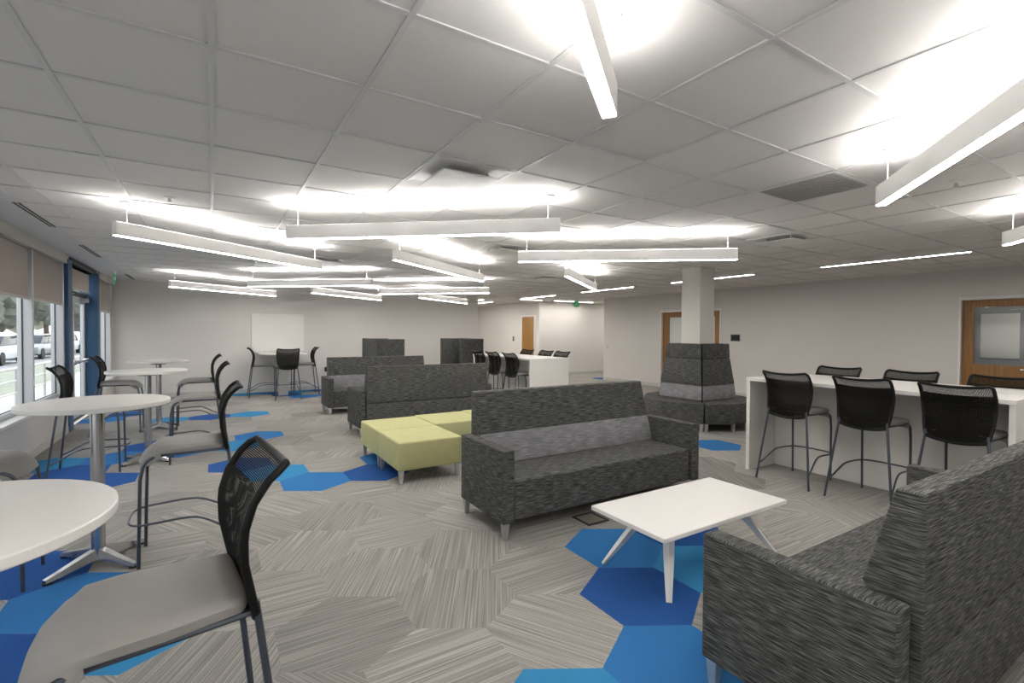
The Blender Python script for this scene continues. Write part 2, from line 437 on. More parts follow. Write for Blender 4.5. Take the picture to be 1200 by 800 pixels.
# blue door surround and glazed doors
bm = B()
box(bm, -1.985, XL+.01, 9.76, 10.02, 0, CE-.06, .003); box(bm, -2.12, XL+.01, 11.93, 12.15, 0, CE-.06, .003)
struct('trim_door_posts', bm, M['blue_paint'])
bm = B(); box(bm, -2.1, -2.0, 10.02, 11.93, 2.16, 2.22, .003); box(bm, -2.1, XL, 10.02, 11.93, 2.60, CE-.004, .003)
box(bm, -2.1, -1.99, 10.02, 11.93, 0, .02)
struct('trim_door_head', bm, M['dark_alu'])
shade(10.04, 11.7, 2.25, 'short beige roller shade above the glass entrance doors between blue posts')
for n, (y0, y1) in enumerate(((10.03, 10.97), (10.98, 11.92))):
    r = bpy.data.objects.new(f'door_{n+1}', None); COL.objects.link(r); r['kind'] = 'structure'
    bm = B()
    for a, b_ in ((y0, y0+.11), (y1-.11, y1)): box(bm, -2.09, -2.04, a, b_, .02, 2.15, .003)
    box(bm, -2.09, -2.04, y0+.11, y1-.11, .02, .27, .003); box(bm, -2.09, -2.04, y0+.11, y1-.11, 2.03, 2.15, .003)
    struct('door_frame', bm, M['alu'], r)
    bm = B(); box(bm, -2.07, -2.062, y0+.11, y1-.11, .27, 2.03); struct('door_glass', bm, M['glass'], r)
    bm = B(); box(bm, -2.04, -1.96, y1-.4 if n else y0+.1, y1-.1 if n else y0+.4, 2.06, 2.13, .006)
    tube(bm, [(-1.98, y1-.15 if n else y0+.15, 2.14), (-1.92, y1-.42 if n else y0+.42, 2.15)], .009)
    struct('door_closer', bm, M['silver'], r)
    bm = B(); tube(bm, [(-1.975, y0+.12, 1.0), (-1.975, y1-.12, 1.0)], .016)
    for y in (y0+.14, y1-.14): box(bm, -2.05, -1.965, y-.03, y+.03, .965, 1.035, .004)
    struct('push_bar', bm, M['chrome'], r)

# ------------------------------------------------------------------ doors in the right wall
def wooddoor(n, y0, y1, gy0, gy1, gz0, gz1, x=RX+.06, m='wood', pane='glass', hand=None):
    r = bpy.data.objects.new(f'door_{n}', None); COL.objects.link(r); r['kind'] = 'structure'
    bm = B(); z1 = 2.16
    box(bm, x, x+.045, y0, gy0, .01, z1, .002); box(bm, x, x+.045, gy1, y1, .01, z1, .002)
    box(bm, x, x+.045, gy0, gy1, .01, gz0, .002); box(bm, x, x+.045, gy0, gy1, gz1, z1, .002)
    struct('door_panel', bm, M[m], r)
    bm = B(); box(bm, x+.018, x+.026, gy0-.005, gy1+.005, gz0-.005, gz1+.005); struct('door_glass', bm, M[pane], r)
    if hand is not None:
        bm = B(); tube(bm, [(x, hand, 1.0), (x-.055, hand, 1.0), (x-.06, hand+.02, 1.0), (x-.06, hand+.12, 1.0)], .010)
        lathe(bm, [(.027, 0), (.027, .008)], 20)
        for v in bm.verts[-40:]: v.co = Vector((x-.004+v.co.z*-1, hand+v.co.x, 1.0+v.co.y))
        struct('door_handle', bm, M['chrome'], r)
    return r
def jamb(name, y0, y1, x0=RX-.012, x1=RX+.16, z1=2.185):
    bm = B()
    box(bm, x0, x1, y0-.035, y0, 0, z1+.035, .002); box(bm, x0, x1, y1, y1+.035, 0, z1+.035, .002); box(bm, x0, x1, y0, y1, z1-.02, z1+.035, .002)
    struct(name, bm, M['white_metal'])
jamb('trim_1', 2.09, 3.05)
wooddoor(3, 2.10, 3.045, 2.24, 2.90, 1.06, 2.04, hand=2.19, pane='glass2')
jamb('trim_2', 7.775, 9.675)
wooddoor(4, 8.735, 9.67, 8.92, 9.44, .95, 2.02, pane='frost', hand=8.80)
wooddoor(5, 7.78, 8.725, 7.96, 8.54, .95, 2.02, pane='frost')
# meeting room behind the glazed door
bm = B()
box(bm, 14.2, 14.3, -.5, 5.5, 0, CE); box(bm, RX+.15, 14.3, 5.4, 5.5, 0, CE); box(bm, RX+.15, 14.3, -.6, -.5, 0, CE)
struct('wall_meeting_room', bm, M['room'])
bm = B(); box(bm, RX+.15, 14.2, 7.0, 7.05, 0, CE); box(bm, RX+.15, 14.2, 10.4, 10.45, 0, CE); box(bm, 14.2, 14.25, 7.0, 10.45, 0, CE)
struct('wall_store_room', bm, M['sillwall'])
bm = B(); box(bm, -.012, .012, -.30, .30, 0, .95, .003)
o = obj('whiteboard', bm, M['lam'], loc=(14.18, 3.27, 1.07)); tag(o, 'white board seen through the glass of the wooden door on the right', 'whiteboard')
r = thing('meeting_table', 'white meeting table edge seen low behind the glass of the right wooden door', 'table', (12.9, 2.95, 0))
bm = B(); box(bm, -.4, .4, -.9, .6, .87, .90, .004); obj('tabletop', bm, M['lam'], r)
for sx in (-.33, .33):
    for sy in (-.8, .5):
        bm = B(); box(bm, sx-.025, sx+.025, sy-.025, sy+.025, 0, .87, .002); obj('leg', bm, M['silver'], r)
# corridor door on wall X=9.94
bm = B(); box(bm, 9.90, 9.94, 14.50, 15.30, 0, 2.14, .002); d = struct('door_6', bm, M['wood2'])
bm = B(); tube(bm, [(9.9, 15.22, 1.0), (9.85, 15.22, 1.0), (9.85, 15.12, 1.0)], .01); struct('door_handle', bm, M['chrome'], d)
bm = B(); box(bm, 9.90, 9.94, 14.44, 14.50, 0, 2.2, .002); box(bm, 9.90, 9.94, 15.30, 15.36, 0, 2.2, .002); box(bm, 9.90, 9.94, 14.5, 15.3, 2.14, 2.2, .002)
struct('trim_3', bm, M['white_metal'])

# wall plates
def plate(name, x, y, z, w, h, m, label, cat, screen=None):
    r = thing(name, label, cat, (x, y, z))
    bm = B(); box(bm, -.012, .003, -w/2, w/2, -h/2, h/2, .003); obj('wall_plate' if not screen else 'housing', bm, M[m], r)
    if screen: bm = B(); box(bm, -.016, -.012, -w/2+.02, w/2-.03, -h/2+.025, h/2-.02, .001); obj('screen' if name == 'room_sign' else 'rocker', bm, M[screen], r)
plate('room_sign', RX, 7.33, 1.46, .25, .17, 'dkgrey', 'small dark sign on the right wall beside the double wooden doors', 'sign', 'black')
plate('light_switch', RX, 11.95, 1.10, .09, .13, 'silver', 'small light switch on the right wall at the corridor corner', 'switch', 'base')
plate('door_control', 9.94, 15.95, 1.32, .16, .24, 'white_metal', 'small grey control plate left of the far golden wooden door', 'switch', 'dkgrey')

# ------------------------------------------------------------------ pillar
PXc, PYc, PH = 7.19, 5.47, .19
bm = B(); box(bm, PXc-PH, PXc+PH, PYc-PH, PYc+PH, 0, CE, .004, 1); struct('wall_pillar', bm, M['wallw'])

def ring_seat(label, k):
    """wedge of seating on one face of the pillar; local -Y is outwards"""
    r = thing('pillar_bench', label, 'bench', (PXc, PYc, 0), k*PI/2, 'high-backed bench wedges around the pillar')
    g = .017
    dz = [(.46, .458), (.70, .440), (1.14, .384), (1.39, .372)]
    inn = PH+.008
    def ring(z, d): return [(-(d-g), -d, z), (d-g, -d, z), (inn-g, -inn, z), (-(inn-g), -inn, z)]
    for (a, da), (b_, db), nm, mm in ((dz[0], dz[1], 'lumbar_band', 'lum_fab'), (dz[1], dz[2], 'backrest', 'grey_fab'), (dz[2], dz[3], 'head_panel', 'grey_fab')):
        bm = B(); fs = loft(bm, [ring(a+.002, da), ring(b_-.002, db)])
        bmesh.ops.bevel(bm, geom=list({e for f in fs for e in f.edges}), offset=.010, segments=2, profile=.6, affect='EDGES')
        obj(nm, bm, M[mm], r)
    R_ = .90; out = []
    for a in (-45, -22, 0, 22, 45):
        t = math.radians(a); out.append((R_*math.sin(t), -R_*math.cos(t)))
    out[0] = (out[0][0]+g, out[0][1]); out[-1] = (out[-1][0]-g, out[-1][1])
    poly = out+[(.30-g, -.30), (-.30+g, -.30)]
    bm = B(); prism(bm, poly, .13, .455, 'z', .018, 3); obj('seat', bm, M['grey_fab'], r)
    bm = B(); box(bm, -.26, .26, -.32, -inn-.02, .03, .455); obj('plinth', bm, M['black'], r)
    for x, y in ((-.57, -.62), (-.18, -.82), (.18, -.82), (.57, -.62)):
        bm = B(); box(bm, x-.024, x+.024, y-.024, y+.024, 0, .135, .003, 1, taper=.7); obj('leg', bm, M['silver'], r)
ring_seat('grey bench wedge with high back on the pillar face turned toward the near white counter', 0)
ring_seat('grey bench wedge with high back on the left face of the pillar', 3)
ring_seat('grey bench wedge on the right face of the pillar, mostly hidden', 1)
ring_seat('grey bench wedge on the far face of the pillar, its seat peeking out at left', 2)

# ------------------------------------------------------------------ sofas
def make_sofa(loc, rz, label):
    r = thing('sofa', label, 'sofa', loc, rz, 'grey three-seat lounge sofas')
    for s in (-1, 1):
        bm = B(); x0, x1 = sorted((s*1.12, s*1.02)); box(bm, x0, x1, -.375, .345, .125, .675, .014, 3); obj('armrest', bm, M['grey_fab'], r)
    bm = B(); box(bm, -1.012, 1.012, -.345, .16, .125, .432, .02, 3); obj('seat', bm, M['grey_fab'], r)
    def yf(z): return .125+(z-.43)*.27
    bm = B(); prism(bm, [(.374, .49), (.374, 1.04), (yf(1.04), 1.04), (yf(.69), .69), (yf(.69), .49)], -1.010, 1.010, 'x', .014, 3); obj('backrest', bm, M['grey_fab'], r)
    bm = B(); prism(bm, [(.372, .125), (.372, .484), (.2, .484), (.2, .125)], -1.010, 1.010, 'x', .008, 2); obj('rear_panel', bm, M['grey_fab'], r)
    bm = B(); prism(bm, [(yf(.43), .436), (yf(.686), .686), (yf(.686)+.06, .686), (yf(.43)+.10, .436)], -1.010, 1.010, 'x', .006, 2); obj('lumbar_band', bm, M['lum_fab'], r)
    for sx in (-1.08, 1.08):
        for sy in (-.335, .315):
            bm = B(); box(bm, sx-.027, sx+.027, sy-.027, sy+.027, 0, .13, .003, 1, taper=.66); obj('leg', bm, M['silver'], r)
    return r
SX = 2.94
sofa = make_sofa((SX, 3.425, 0), 0, 'grey sofa in the middle facing the white coffee table')
dup(sofa, (SX, 7.555, 0), PI, 'grey sofa turned away, its back rising behind the green ottomans')
dup(sofa, (SX, 9.80, 0), 0, 'grey sofa farthest back, facing forward behind the sofa turned away')
dup(sofa, (SX+.02, .985, 0), PI, 'grey sofa in the right foreground with its back to the camera')
for (x, y, z, lab) in ((1.99, 3.815, .55, 'small black power module low on the back of the middle sofa'),
                       (1.99, 10.19, .80, 'small black power module on the back of the farthest sofa')):
    r = thing('power_module', lab, 'power outlet', (x, y, z))
    bm = B(); box(bm, -.09, .05, -.014, .03, -.045, .045, .005); obj('housing', bm, M['black'], r)
    bm = B(); box(bm, -.05, .0, .03, .034, -.02, .02, .001); obj('socket', bm, M['dkgrey'], r)

# ottomans
def make_ottoman(loc, label):
    r = thing('ottoman', label, 'ottoman', loc, 0, 'square green ottomans pushed together')
    bm = B(); box(bm, -.357, .357, -.362, .362, .135, .43, .022, 3); obj('cushion', bm, M['green_fab'], r)
    for sx in (-.315, .315):
        for sy in (-.32, .32):
            bm = B(); box(bm, sx-.026, sx+.026, sy-.026, sy+.026, 0, .14, .003, 1, taper=.62); obj('leg', bm, M['silver'], r)
    return r
ot = make_ottoman((1.945, 5.10, 0), 'green ottoman standing nearest, left of the middle sofa')
dup(ot, (1.945, 5.84, 0), 0, 'green ottoman directly behind the nearest green ottoman')
dup(ot, (2.675, 5.90, 0), 0, 'green ottoman in the back row, right beside the rear left one')
dup(ot, (3.405, 5.95, 0), 0, 'green ottoman at the right end of the back row, mostly hidden by the middle sofa')

# coffee table
r = thing('coffee_table', 'low white rectangular coffee table with splayed silver legs', 'coffee table', (2.73, 2.11, 0))
bm = B(); box(bm, -.615, .615, -.305, .305, .392, .420, .003, 1); obj('tabletop', bm, M['lam'], r)
bm = B(); box(bm, -.35, .35, -.03, .03, .355, .392, .003, 1); obj('rail', bm, M['silver'], r)
for sx in (-1, 1):
    for sy in (-1, 1):
        bm = B(); top = Vector((sx*.34, sy*.10, .388)); ft = Vector((sx*(.50 if sx < 0 else .62), sy*(.245 if sy < 0 else .31), .004))
        d = (ft-top).normalized(); u = d.cross(Vector((0, 0, 1))).normalized(); w = d.cross(u)
        rings = []
        for t, a in ((0, .038), (.5, .03), (1, .017)):
            c = top.lerp(ft, t); rings.append([c+u*a, c+w*a*1.0, c-u*a, c-w*a*.7])
        loft(bm, rings); 
        for v in bm.verts: v.co.z = max(0.0, min(v.co.z, .391))
        obj('leg', bm, M['white_metal'], r)
r = thing('floor_box', 'square black rimmed floor outlet box in the carpet under the white coffee table edge', 'floor outlet', (2.68, 3.07, 0))
bm = B()
for q in ((-.11, .11, -.11, -.09), (-.11, .11, .09, .11), (-.11, -.09, -.09, .09), (.09, .11, -.09, .09)): box(bm, q[0], q[1], q[2], q[3], .0, .006)
obj('rim', bm, M['black'], r)
bm = B(); box(bm, -.09, .09, -.09, .09, 0, .003); obj('lid', bm, M['lidgrey'], r)

# ------------------------------------------------------------------ bar stools (local +y is the front)
def back_pt(u, v):
    """u in -1..1 across, v in 0..1 up; returns a point on the curved net back"""
    prof = [(0, -.222, .715), (.18, -.206, .785), (.4, -.185, .89), (.58, -.183, .98), (.75, -.207, 1.06), (.88, -.246, 1.115), (1, -.294, 1.155)]
    for (a, ya, za), (b_, yb, zb) in zip(prof, prof[1:]):
        if v <= b_+1e-6:
            t = (v-a)/(b_-a); y = ya+(yb-ya)*t; z = za+(zb-za)*t; break
    hw = .196+.033*math.sin(min(v*1.3, 1)*PI/2)
    x = u*hw
    y -= .034*(1-u*u)*min(1, .15+2.2*v)*(1-.35*v)
    z += .022*v**3*(abs(u)**2.2)-.012*v**3-.028*(1-u*u)*(1-v)**2
    return Vector((x, y, z))
def make_stool(loc, rz, label):
    r = thing('bar_stool', label, 'bar stool', loc, rz, 'grey bar stools with black net backs')
    # cushion with a waterfall front
    bm = B(); NX = 16
    hws = [(-.215, .190), (-.12, .207), (0, .221), (.14, .228), (.23, .219), (.30, .196)]
    def hwid(y):
        y = min(max(y, -.215), .30)
        for (a, p), (b_, q) in zip(hws, hws[1:]):
            if y <= b_: return p+(q-p)*(y-a)/(b_-a)
        return .196
    prof = [(-.200, .742), (-.206, .762), (-.195, .780), (-.14, .784), (.0, .782), (.10, .782), (.18, .776), (.238, .754), (.275, .718), (.292, .682),
            (.280, .676), (.256, .702), (.215, .728), (.16, .742), (.0, .742)]
    rings = []
    for i in range(NX+1):
        u = -1+2*i/NX; c = []
        for (y, z) in prof:
            edge = max(0, abs(u)-.8)/.2
            zz = z-.014*edge**2*(1 if z > .744 or y > .16 else 0)+.006*(1-u*u)*(1 if z > .75 and y < .2 else 0)
            yy = y-.012*edge**2*(1 if y > .2 else 0)+(.02*edge**2 if y < -.19 else 0)
            c.append((u*hwid(y), yy-(.045*abs(u)**4 if y > .2 else 0), zz))
        rings.append(c)
    loft(bm, rings); obj('seat', bm, M['seat'], r, ang=60)
    # side rails with the front legs bent down from them, rear cross bar
    bm = B()
    for s in (-1, 1):
        tube(bm, smooth_path([(s*.184, -.218, .731), (s*.200, -.05, .732), (s*.205, .06, .731), (s*.204, .17, .726), (s*.202, .236, .700), (s*.200, .264, .650)], 4), .0105, 8)
    tube(bm, [(-.186, -.20, .729), (.186, -.20, .729)], .009, 8); tube(bm, [(-.205, .10, .728), (.205, .10, .728)], .008, 8)
    obj('seat_frame', bm, M['frame'], r)
    for s in (-1, 1):
        bm = B(); tube(bm, [(s*.200, .258, .655), (s*.200, .272, .58), (s*.198, .283, .0)], .0108, 8); obj('leg', bm, M['frame'], r)
        bm = B(); tube(bm, smooth_path([(s*.196, -.218, .765), (s*.199, -.226, .70), (s*.220, -.249, .5), (s*.272, -.305, .0)], 3), .0108, 8); obj('leg', bm, M['frame'], r)
    bm = B()
    pts = [(-.262, -.284, .155), (-.245, -.20, .20), (-.226, -.08, .272), (-.219, .02, .295), (-.218, .22, .288), (-.19, .305, .285), (-.10, .345, .285)]
    tube(bm, smooth_path(pts+[(-x, y, z) for x, y, z in reversed(pts)], 4), .0078, 8); obj('footrest', bm, M['frame'], r)
    # net panels
    def net(name, v0, v1, off, mat_, shrink=.985):
        bm = B(); L = bm.loops.layers.uv.new('UVMap'); nu, nv = 14, 16
        g = [[None]*(nu+1) for _ in range(nv+1)]; uvs = {}
        for j in range(nv+1):
            for i in range(nu+1):
                u = (-1+2*i/nu)*shrink; v = v0+(v1-v0)*j/nv
                p = back_pt(u, v); p.y += off; g[j][i] = bm.verts.new(p); uvs[g[j][i]] = (u*.225, v*.47)
        for j in range(nv):
            for i in range(nu):
                f = bm.faces.new((g[j][i], g[j][i+1], g[j+1][i+1], g[j+1][i]))
                for l in f.loops: l[L].uv = uvs[l.vert]
        return obj(name, bm, mat_, r, uv=False)
    net('back_net', 0.01, .99, 0., M['mesh'])
    net('back_sleeve', 0.01, .80, .012, M['mesh'])
    bm = B(); rim = []
    n = 14
    def corner(u, v):
        return back_pt(u, v)
    for i in range(n): rim.append(corner(-.93+1.86*i/(n-1), 1.0))
    for i in range(n): 
        v = .95-.90*i/(n-1); rim.append(corner(1.0, v))
    for i in range(n): rim.append(corner(.93-1.86*i/(n-1), .0))
    for i in range(n): rim.append(corner(-1.0, .05+.90*i/(n-1)))
    rim = [p+Vector((0, 0, 0)) for p in rim]
    tube(bm, rim, .0125, 8, closed=True); obj('back_frame', bm, M['plastic'], r, ang=60)
    return r
LEFT = -PI/2   # facing +X
RIGHT = PI/2   # facing -X
st = make_stool((-.135, 1.755, 0), RIGHT+.11, 'grey bar stool with black net back in the left foreground, nearest of all')
stools = [
    ((-.137, 4.13), RIGHT, 'grey bar stool on the right of the second round table, directly beyond the nearest stool'),
    ((-.15, 7.02), RIGHT, 'grey bar stool on the right of the third round table'),
    ((-.205, 9.35), RIGHT, 'grey bar stool on the right of the farthest round table'),
    ((-1.25, 4.14), LEFT, 'grey bar stool on the window side, only its seat showing above the nearest table'),
    ((-1.16, 6.96), LEFT, 'grey bar stool on the window side whose back rises behind the second round table'),
    ((-1.23, 9.42), LEFT, 'grey bar stool on the window side beside the far blue door post'),
    ((1.00, 12.92), LEFT, 'grey bar stool at the left of the table under the wall board'),
    ((1.93, 12.92), RIGHT, 'grey bar stool at the right of the table under the wall board'),
    ((1.45, 12.23), 0, 'grey bar stool with its back to us at the table under the wall board'),
    ((5.32, 2.77), LEFT, 'grey bar stool at the left end of the near white counter, closest to the pillar'),
    ((5.32, 2.08), LEFT, 'grey bar stool in the middle of the near side of the near white counter'),
    ((5.32, 1.42), LEFT, 'grey bar stool rising behind the foreground sofa back at the near white counter'),
    ((6.17, 2.88), RIGHT, 'grey bar stool behind the near white counter, leftmost back showing above the top'),
    ((6.17, 2.17), RIGHT, 'grey bar stool behind the near white counter, middle back showing above the top'),
    ((6.17, 1.46), RIGHT, 'grey bar stool behind the near white counter, in front of the wooden door'),
    ((5.17, 8.04), LEFT, 'grey bar stool at the distant white counter, nearest one on its left side'),
    ((5.17, 8.72), LEFT, 'grey bar stool at the distant white counter, second one on its left side'),
    ((5.17, 9.38), LEFT, 'grey bar stool at the distant white counter, farthest one on its left side'),
    ((6.05, 8.16), RIGHT, 'grey bar stool beyond the distant white counter, rightmost back above its top'),
    ((6.05, 8.74), RIGHT, 'grey bar stool beyond the distant white counter, middle back above its top'),
    ((6.05, 9.50), RIGHT, 'grey bar stool beyond the distant white counter, in front of the golden door'),
]
for (x, y), rz, lab in stools: dup(st, (x, y, 0), rz, lab)

# ------------------------------------------------------------------ round bar tables
def make_table(loc, label, R_):
    r = thing('bar_table', label, 'bar table', loc, 0, 'round white bar tables along the windows')
    bm = B(); lathe(bm, [(R_-.004, 1.050), (R_, 1.054), (R_, 1.077), (R_-.003, 1.080)], 72); obj('tabletop', bm, M['lam'], r, ang=40)
    bm = B(); lathe(bm, [(.038, .055), (.038, 1.02)], 28); obj('column', bm, M['chrome'], r)
    bm = B(); lathe(bm, [(.10, 1.02), (.10, 1.03), (.16, 1.035), (.16, 1.05)], 28); obj('mounting_plate', bm, M['dkgrey'], r)
    for k in range(4):
        a = PI/4+k*PI/2; c, s = math.cos(a), math.sin(a)
        bm = B(); rings = []
        for d, z0, z1, w in ((.0, .035, .105, .030), (.11, .028, .080, .028), (.24, .016, .048, .024), (.315, .012, .032, .019)):
            rings.append([(c*d-s*w, s*d+c*w, z0), (c*d+s*w, s*d-c*w, z0), (c*d+s*w*.7, s*d-c*w*.7, z1), (c*d-s*w*.7, s*d+c*w*.7, z1)])
        loft(bm, rings); f = obj('foot', bm, M['chrome'], r)
        bm = B(); lathe(bm, [(.026, 0), (.026, .012), (.02, .014)], 16, c*.295, s*.295); obj('glide', bm, M['black'], f)
    return r
t1 = make_table((-.64, 1.72, 0), 'round white bar table in the left foreground, cut off by the photo edge', .41); t1.rotation_euler.z = .38
t2 = make_table((-.66, 4.19, 0), 'round white bar table second from the camera on a steel column', .40)
dup(t2, (-.67, 7.22, 0), 0, 'round white bar table third from the camera beside the windows')
dup(t2, (-.74, 9.50, 0), 0, 'round white bar table farthest of the window row, seen edge-on against the wall')

# ------------------------------------------------------------------ counters
def counter(name, x0, x1, y0, y1, h, label):
    cx, cy = (x0+x1)/2, (y0+y1)/2; w, l = (x1-x0)/2, (y1-y0)/2
    r = thing('high_counter', label, 'counter', (cx, cy, 0))
    bm = B(); box(bm, -w, w, -l, l, h-.038, h, .003, 1); obj('worktop', bm, M['lam'], r)
    for s in (-1, 1):
        bm = B(); a, b_ = sorted((s*l, s*(l-.045))); box(bm, -w+.01, w-.01, a+.002, b_-.002, 0, h-.038, .002, 1); obj('end_panel', bm, M['lam'], r)
    bm = B(); box(bm, -.04, .04, -l+.045, l-.045, 0.0, h-.038, .002, 1); obj('modesty_panel', bm, M['lam'], r)
    bm = B(); box(bm, -.05, .05, .02, .20, h, h+.004, .001, 1); obj('power_grommet', bm, M['silver'], r)
counter('a', 5.21, 6.33, 1.10, 3.30, 1.06, 'long white high counter on the right with stools on both sides')
counter('b', 5.10, 6.05, 7.60, 9.95, 1.06, 'distant white high counter beyond the sofas with stools on both sides')

# table below the wall board
r = thing('wall_table', 'white high table with tapered pedestal against the wall under the board', 'table', (1.45, 13.0, 0))
bm = B(); prism(bm, [(-.52, .75), (-.52, -.25), (-.40, -.48), (.40, -.48), (.52, -.25), (.52, .75)], .995, 1.03, 'z', .004, 1); obj('tabletop', bm, M['lam'], r)
bm = B(); prism(bm, [(-.105, .0), (.105, .0), (.15, .995), (-.15, .995)], -.12, .0, 'y', .004, 1); obj('pedestal', bm, M['base'], r)
bm = B(); box(bm, -.05, .05, .0, .70, .60, .995, .003, 1); obj('bracket', bm, M['edge'], r)
r = thing('wall_board', 'large blank white board hanging on the far wall above the high table', 'whiteboard', (1.43, FW, 1.03))
bm = B(); box(bm, -.61, .61, -.045, -.002, .0, .97, .004, 1); obj('panel', bm, M['lam'], r)
bm = B(); box(bm, -.61, .61, -.075, -.045, -.02, .0, .003, 1); obj('pen_tray', bm, M['silver'], r)

# ------------------------------------------------------------------ high-backed booths
def booth(x0, x1, face, label):
    r = thing('high_back_booth', label, 'booth seat', ((x0+x1)/2, 12.0, 0), 0, 'high-backed booth seats in front of the far wall')
    w = (x1-x0)/2; l = .68
    bx = (-w, -w+.10) if face > 0 else (w-.10, w)
    bm = B(); box(bm, bx[0], bx[1], -l, l, .12, 1.39, .015, 2); obj('backrest', bm, M['grey_fab'], r)
    sx = (-w+.10, w) if face > 0 else (-w, w-.10)
    for s in (-1, 1):
        a, b_ = sorted((s*l, s*(l-.07))); bm = B(); box(bm, sx[0]+.002, sx[1], a, b_, .12, 1.385, .012, 2); obj('side_panel', bm, M['grey_fab'], r)
    bm = B(); box(bm, sx[0]+.002, sx[1]-.01, -l+.075, l-.075, .12, .44, .02, 2); obj('seat', bm, M['grey_fab'], r)
    for x in (-w+.06, w-.06):
        for y in (-l+.06, l-.06):
            bm = B(); box(bm, x-.024, x+.024, y-.024, y+.024, 0, .125, .002, 1, taper=.7); obj('leg', bm, M['silver'], r)
booth(3.28, 3.95, 1, 'left high-backed grey booth seat, its closed back toward the windows')
booth(5.46, 6.12, -1, 'right high-backed grey booth seat, its dark open side toward the windows')

# ------------------------------------------------------------------ pendant lights
ZB, FH, FWd, FL = 2.378, .125, .058, 2.44
def make_pendant(loc, rz, label):
    r = thing('pendant_light', label, 'pendant light', loc, rz, 'linear white pendant lights')
    h = FL/2; w = FWd/2
    bm = B()
    box(bm, -h, h, -w, -w+.004, .004, FH-.002); box(bm, -h, h, w-.004, w, .004, FH-.002)
    box(bm, -h, -h+.004, -w+.004, w-.004, .004, FH-.002); box(bm, h-.004, h, -w+.004, w-.004, .004, FH-.002)
    box(bm, -h+.004, h-.004, -w+.004, w-.004, .055, .075)
    obj('housing', bm, M['fixture'], r)
    bm = B(); box(bm, -h+.004, h-.004, -w+.004, w-.004, .0, .008); obj('lower_lens', bm, M['down'], r)
    bm = B(); box(bm, -h+.004, h-.004, -w+.004, w-.004, FH-.010, FH-.001); obj('upper_lens', bm, M['up'], r)
    for s in (-1, 1):
        bm = B(); tube(bm, [(s*(h-.10), 0, FH-.002), (s*(h-.10), 0, CE-ZB-.03)], .0022, 6); lathe(bm, [(.006, CE-ZB-.05), (.006, CE-ZB-.006)], 10, s*(h-.10), 0)
        obj('cable', bm, M['white_metal'], r)
        bm = B(); lathe(bm, [(.052, CE-ZB-.022), (.058, CE-ZB-.008)], 24, s*(h-.10), 0); obj('canopy', bm, M['white_metal'], r)
    return r
A1, A2 = math.radians(37), math.radians(-40)
P0 = make_pendant((1.51, 3.99, ZB), A2, 'long white pendant light hanging in the centre above the green ottomans')
pend = [((.25, 6.13), A1, 'white pendant light sloping right beside the left ceiling, nearest on the left'),
        ((2.74, 6.18), math.radians(37.6), 'white pendant light sloping down right behind the central one'),
        ((3.99, 4.02), math.radians(-38.5), 'long white pendant light above the middle sofa, left of the pillar'),
        ((.28, 11.89), A1, 'white pendant light farthest left, close to the far wall'),
        ((1.49, 9.46), math.radians(-40.5), 'white pendant light crossing behind the nearest left one'),
        ((2.77, 11.82), math.radians(38), 'short looking white pendant light above the wall board'),
        ((4.02, 9.70), math.radians(-42), 'white pendant light in the rear row in front of the far wall, right of centre'),
        ((5.22, 11.80), math.radians(36), 'white pendant light farthest back above the right booth'),
        ((5.33, 6.34), math.radians(38.5), 'white pendant light end-on left of the pillar below the long one'),
        ((.34, .63), math.radians(38.6), 'white pendant light coming from the top edge, seen from straight below'),
        ((2.69, .63), math.radians(39.3), 'large white pendant light in the upper right corner'),
        ((5.22, .64), math.radians(38.5), 'white pendant light at the right edge, only its tip showing'),
        ((1.5, -1.75), A2, 'added unseen pendant light behind the camera, helping to light the room, left one'),  # last two pendants are unseen, added behind the camera to light the room
        ((4.0, -1.75), A2, 'added unseen pendant light behind the camera, helping to light the room, right one')]
for (x, y), a, lab in pend: dup(P0, (x, y, ZB), a, lab)

# recessed slot lights
def slot(x, y, l, rz, label):
    r = thing('slot_light', label, 'ceiling light', (x, y, CE), rz, 'recessed linear ceiling lights')
    bm = B()
    for q in ((-l/2-.008, l/2+.008, -.038, -.030), (-l/2-.008, l/2+.008, .030, .038), (-l/2-.008, -l/2, -.03, .03), (l/2, l/2+.008, -.03, .03)):
        box(bm, q[0], q[1], q[2], q[3], -.016, -.0005)
    obj('trim_frame', bm, M['white_metal'], r)
    bm = B(); box(bm, -l/2, l/2, -.030, .030, -.014, -.004); obj('lens', bm, M['slot'], r)
H = PI/2
slot(8.67, 3.24, 1.88, H, 'thin glowing slot light in the ceiling above the near counter toward the right wall')
slot(8.67, 6.33, 1.92, H, 'thin glowing slot light in the ceiling crossing behind the pillar')
slot(8.67, 9.39, 1.92, H, 'thin glowing slot light in the ceiling left of the pillar')
slot(8.70, 12.54, 1.88, H, 'thin glowing slot light in the ceiling short of the corridor')
slot(8.66, 16.0, 1.3, H, 'thin glowing slot light deepest beyond the end of the far wall')
slot(9.25, 13.72, .9, 0, 'short glowing slot light turned across the corridor entrance')
slot(10.98, 13.55, 1.77, 0, 'thin glowing slot light across the corridor behind the green sign')
slot(13.6, 13.2, 1.77, 0, 'thin glowing slot light deep in the side corridor')
slot(7.9, 15.6, 1.9, H, 'added fill strip hidden behind the far wall to brighten the passage, nearer one')  # this strip and the next are added out of sight to brighten the passage wall
slot(7.9, 18.2, 1.9, H, 'added fill strip hidden behind the far wall to brighten the passage, farther one')
slot(12.6, 2.2, 2.2, H, 'glowing slot light in the meeting room behind the wooden door')
slot(8.67, .1, 1.88, H, 'added unseen slot light in the ceiling just right of the camera view')  # extra strip outside the view, added for room light

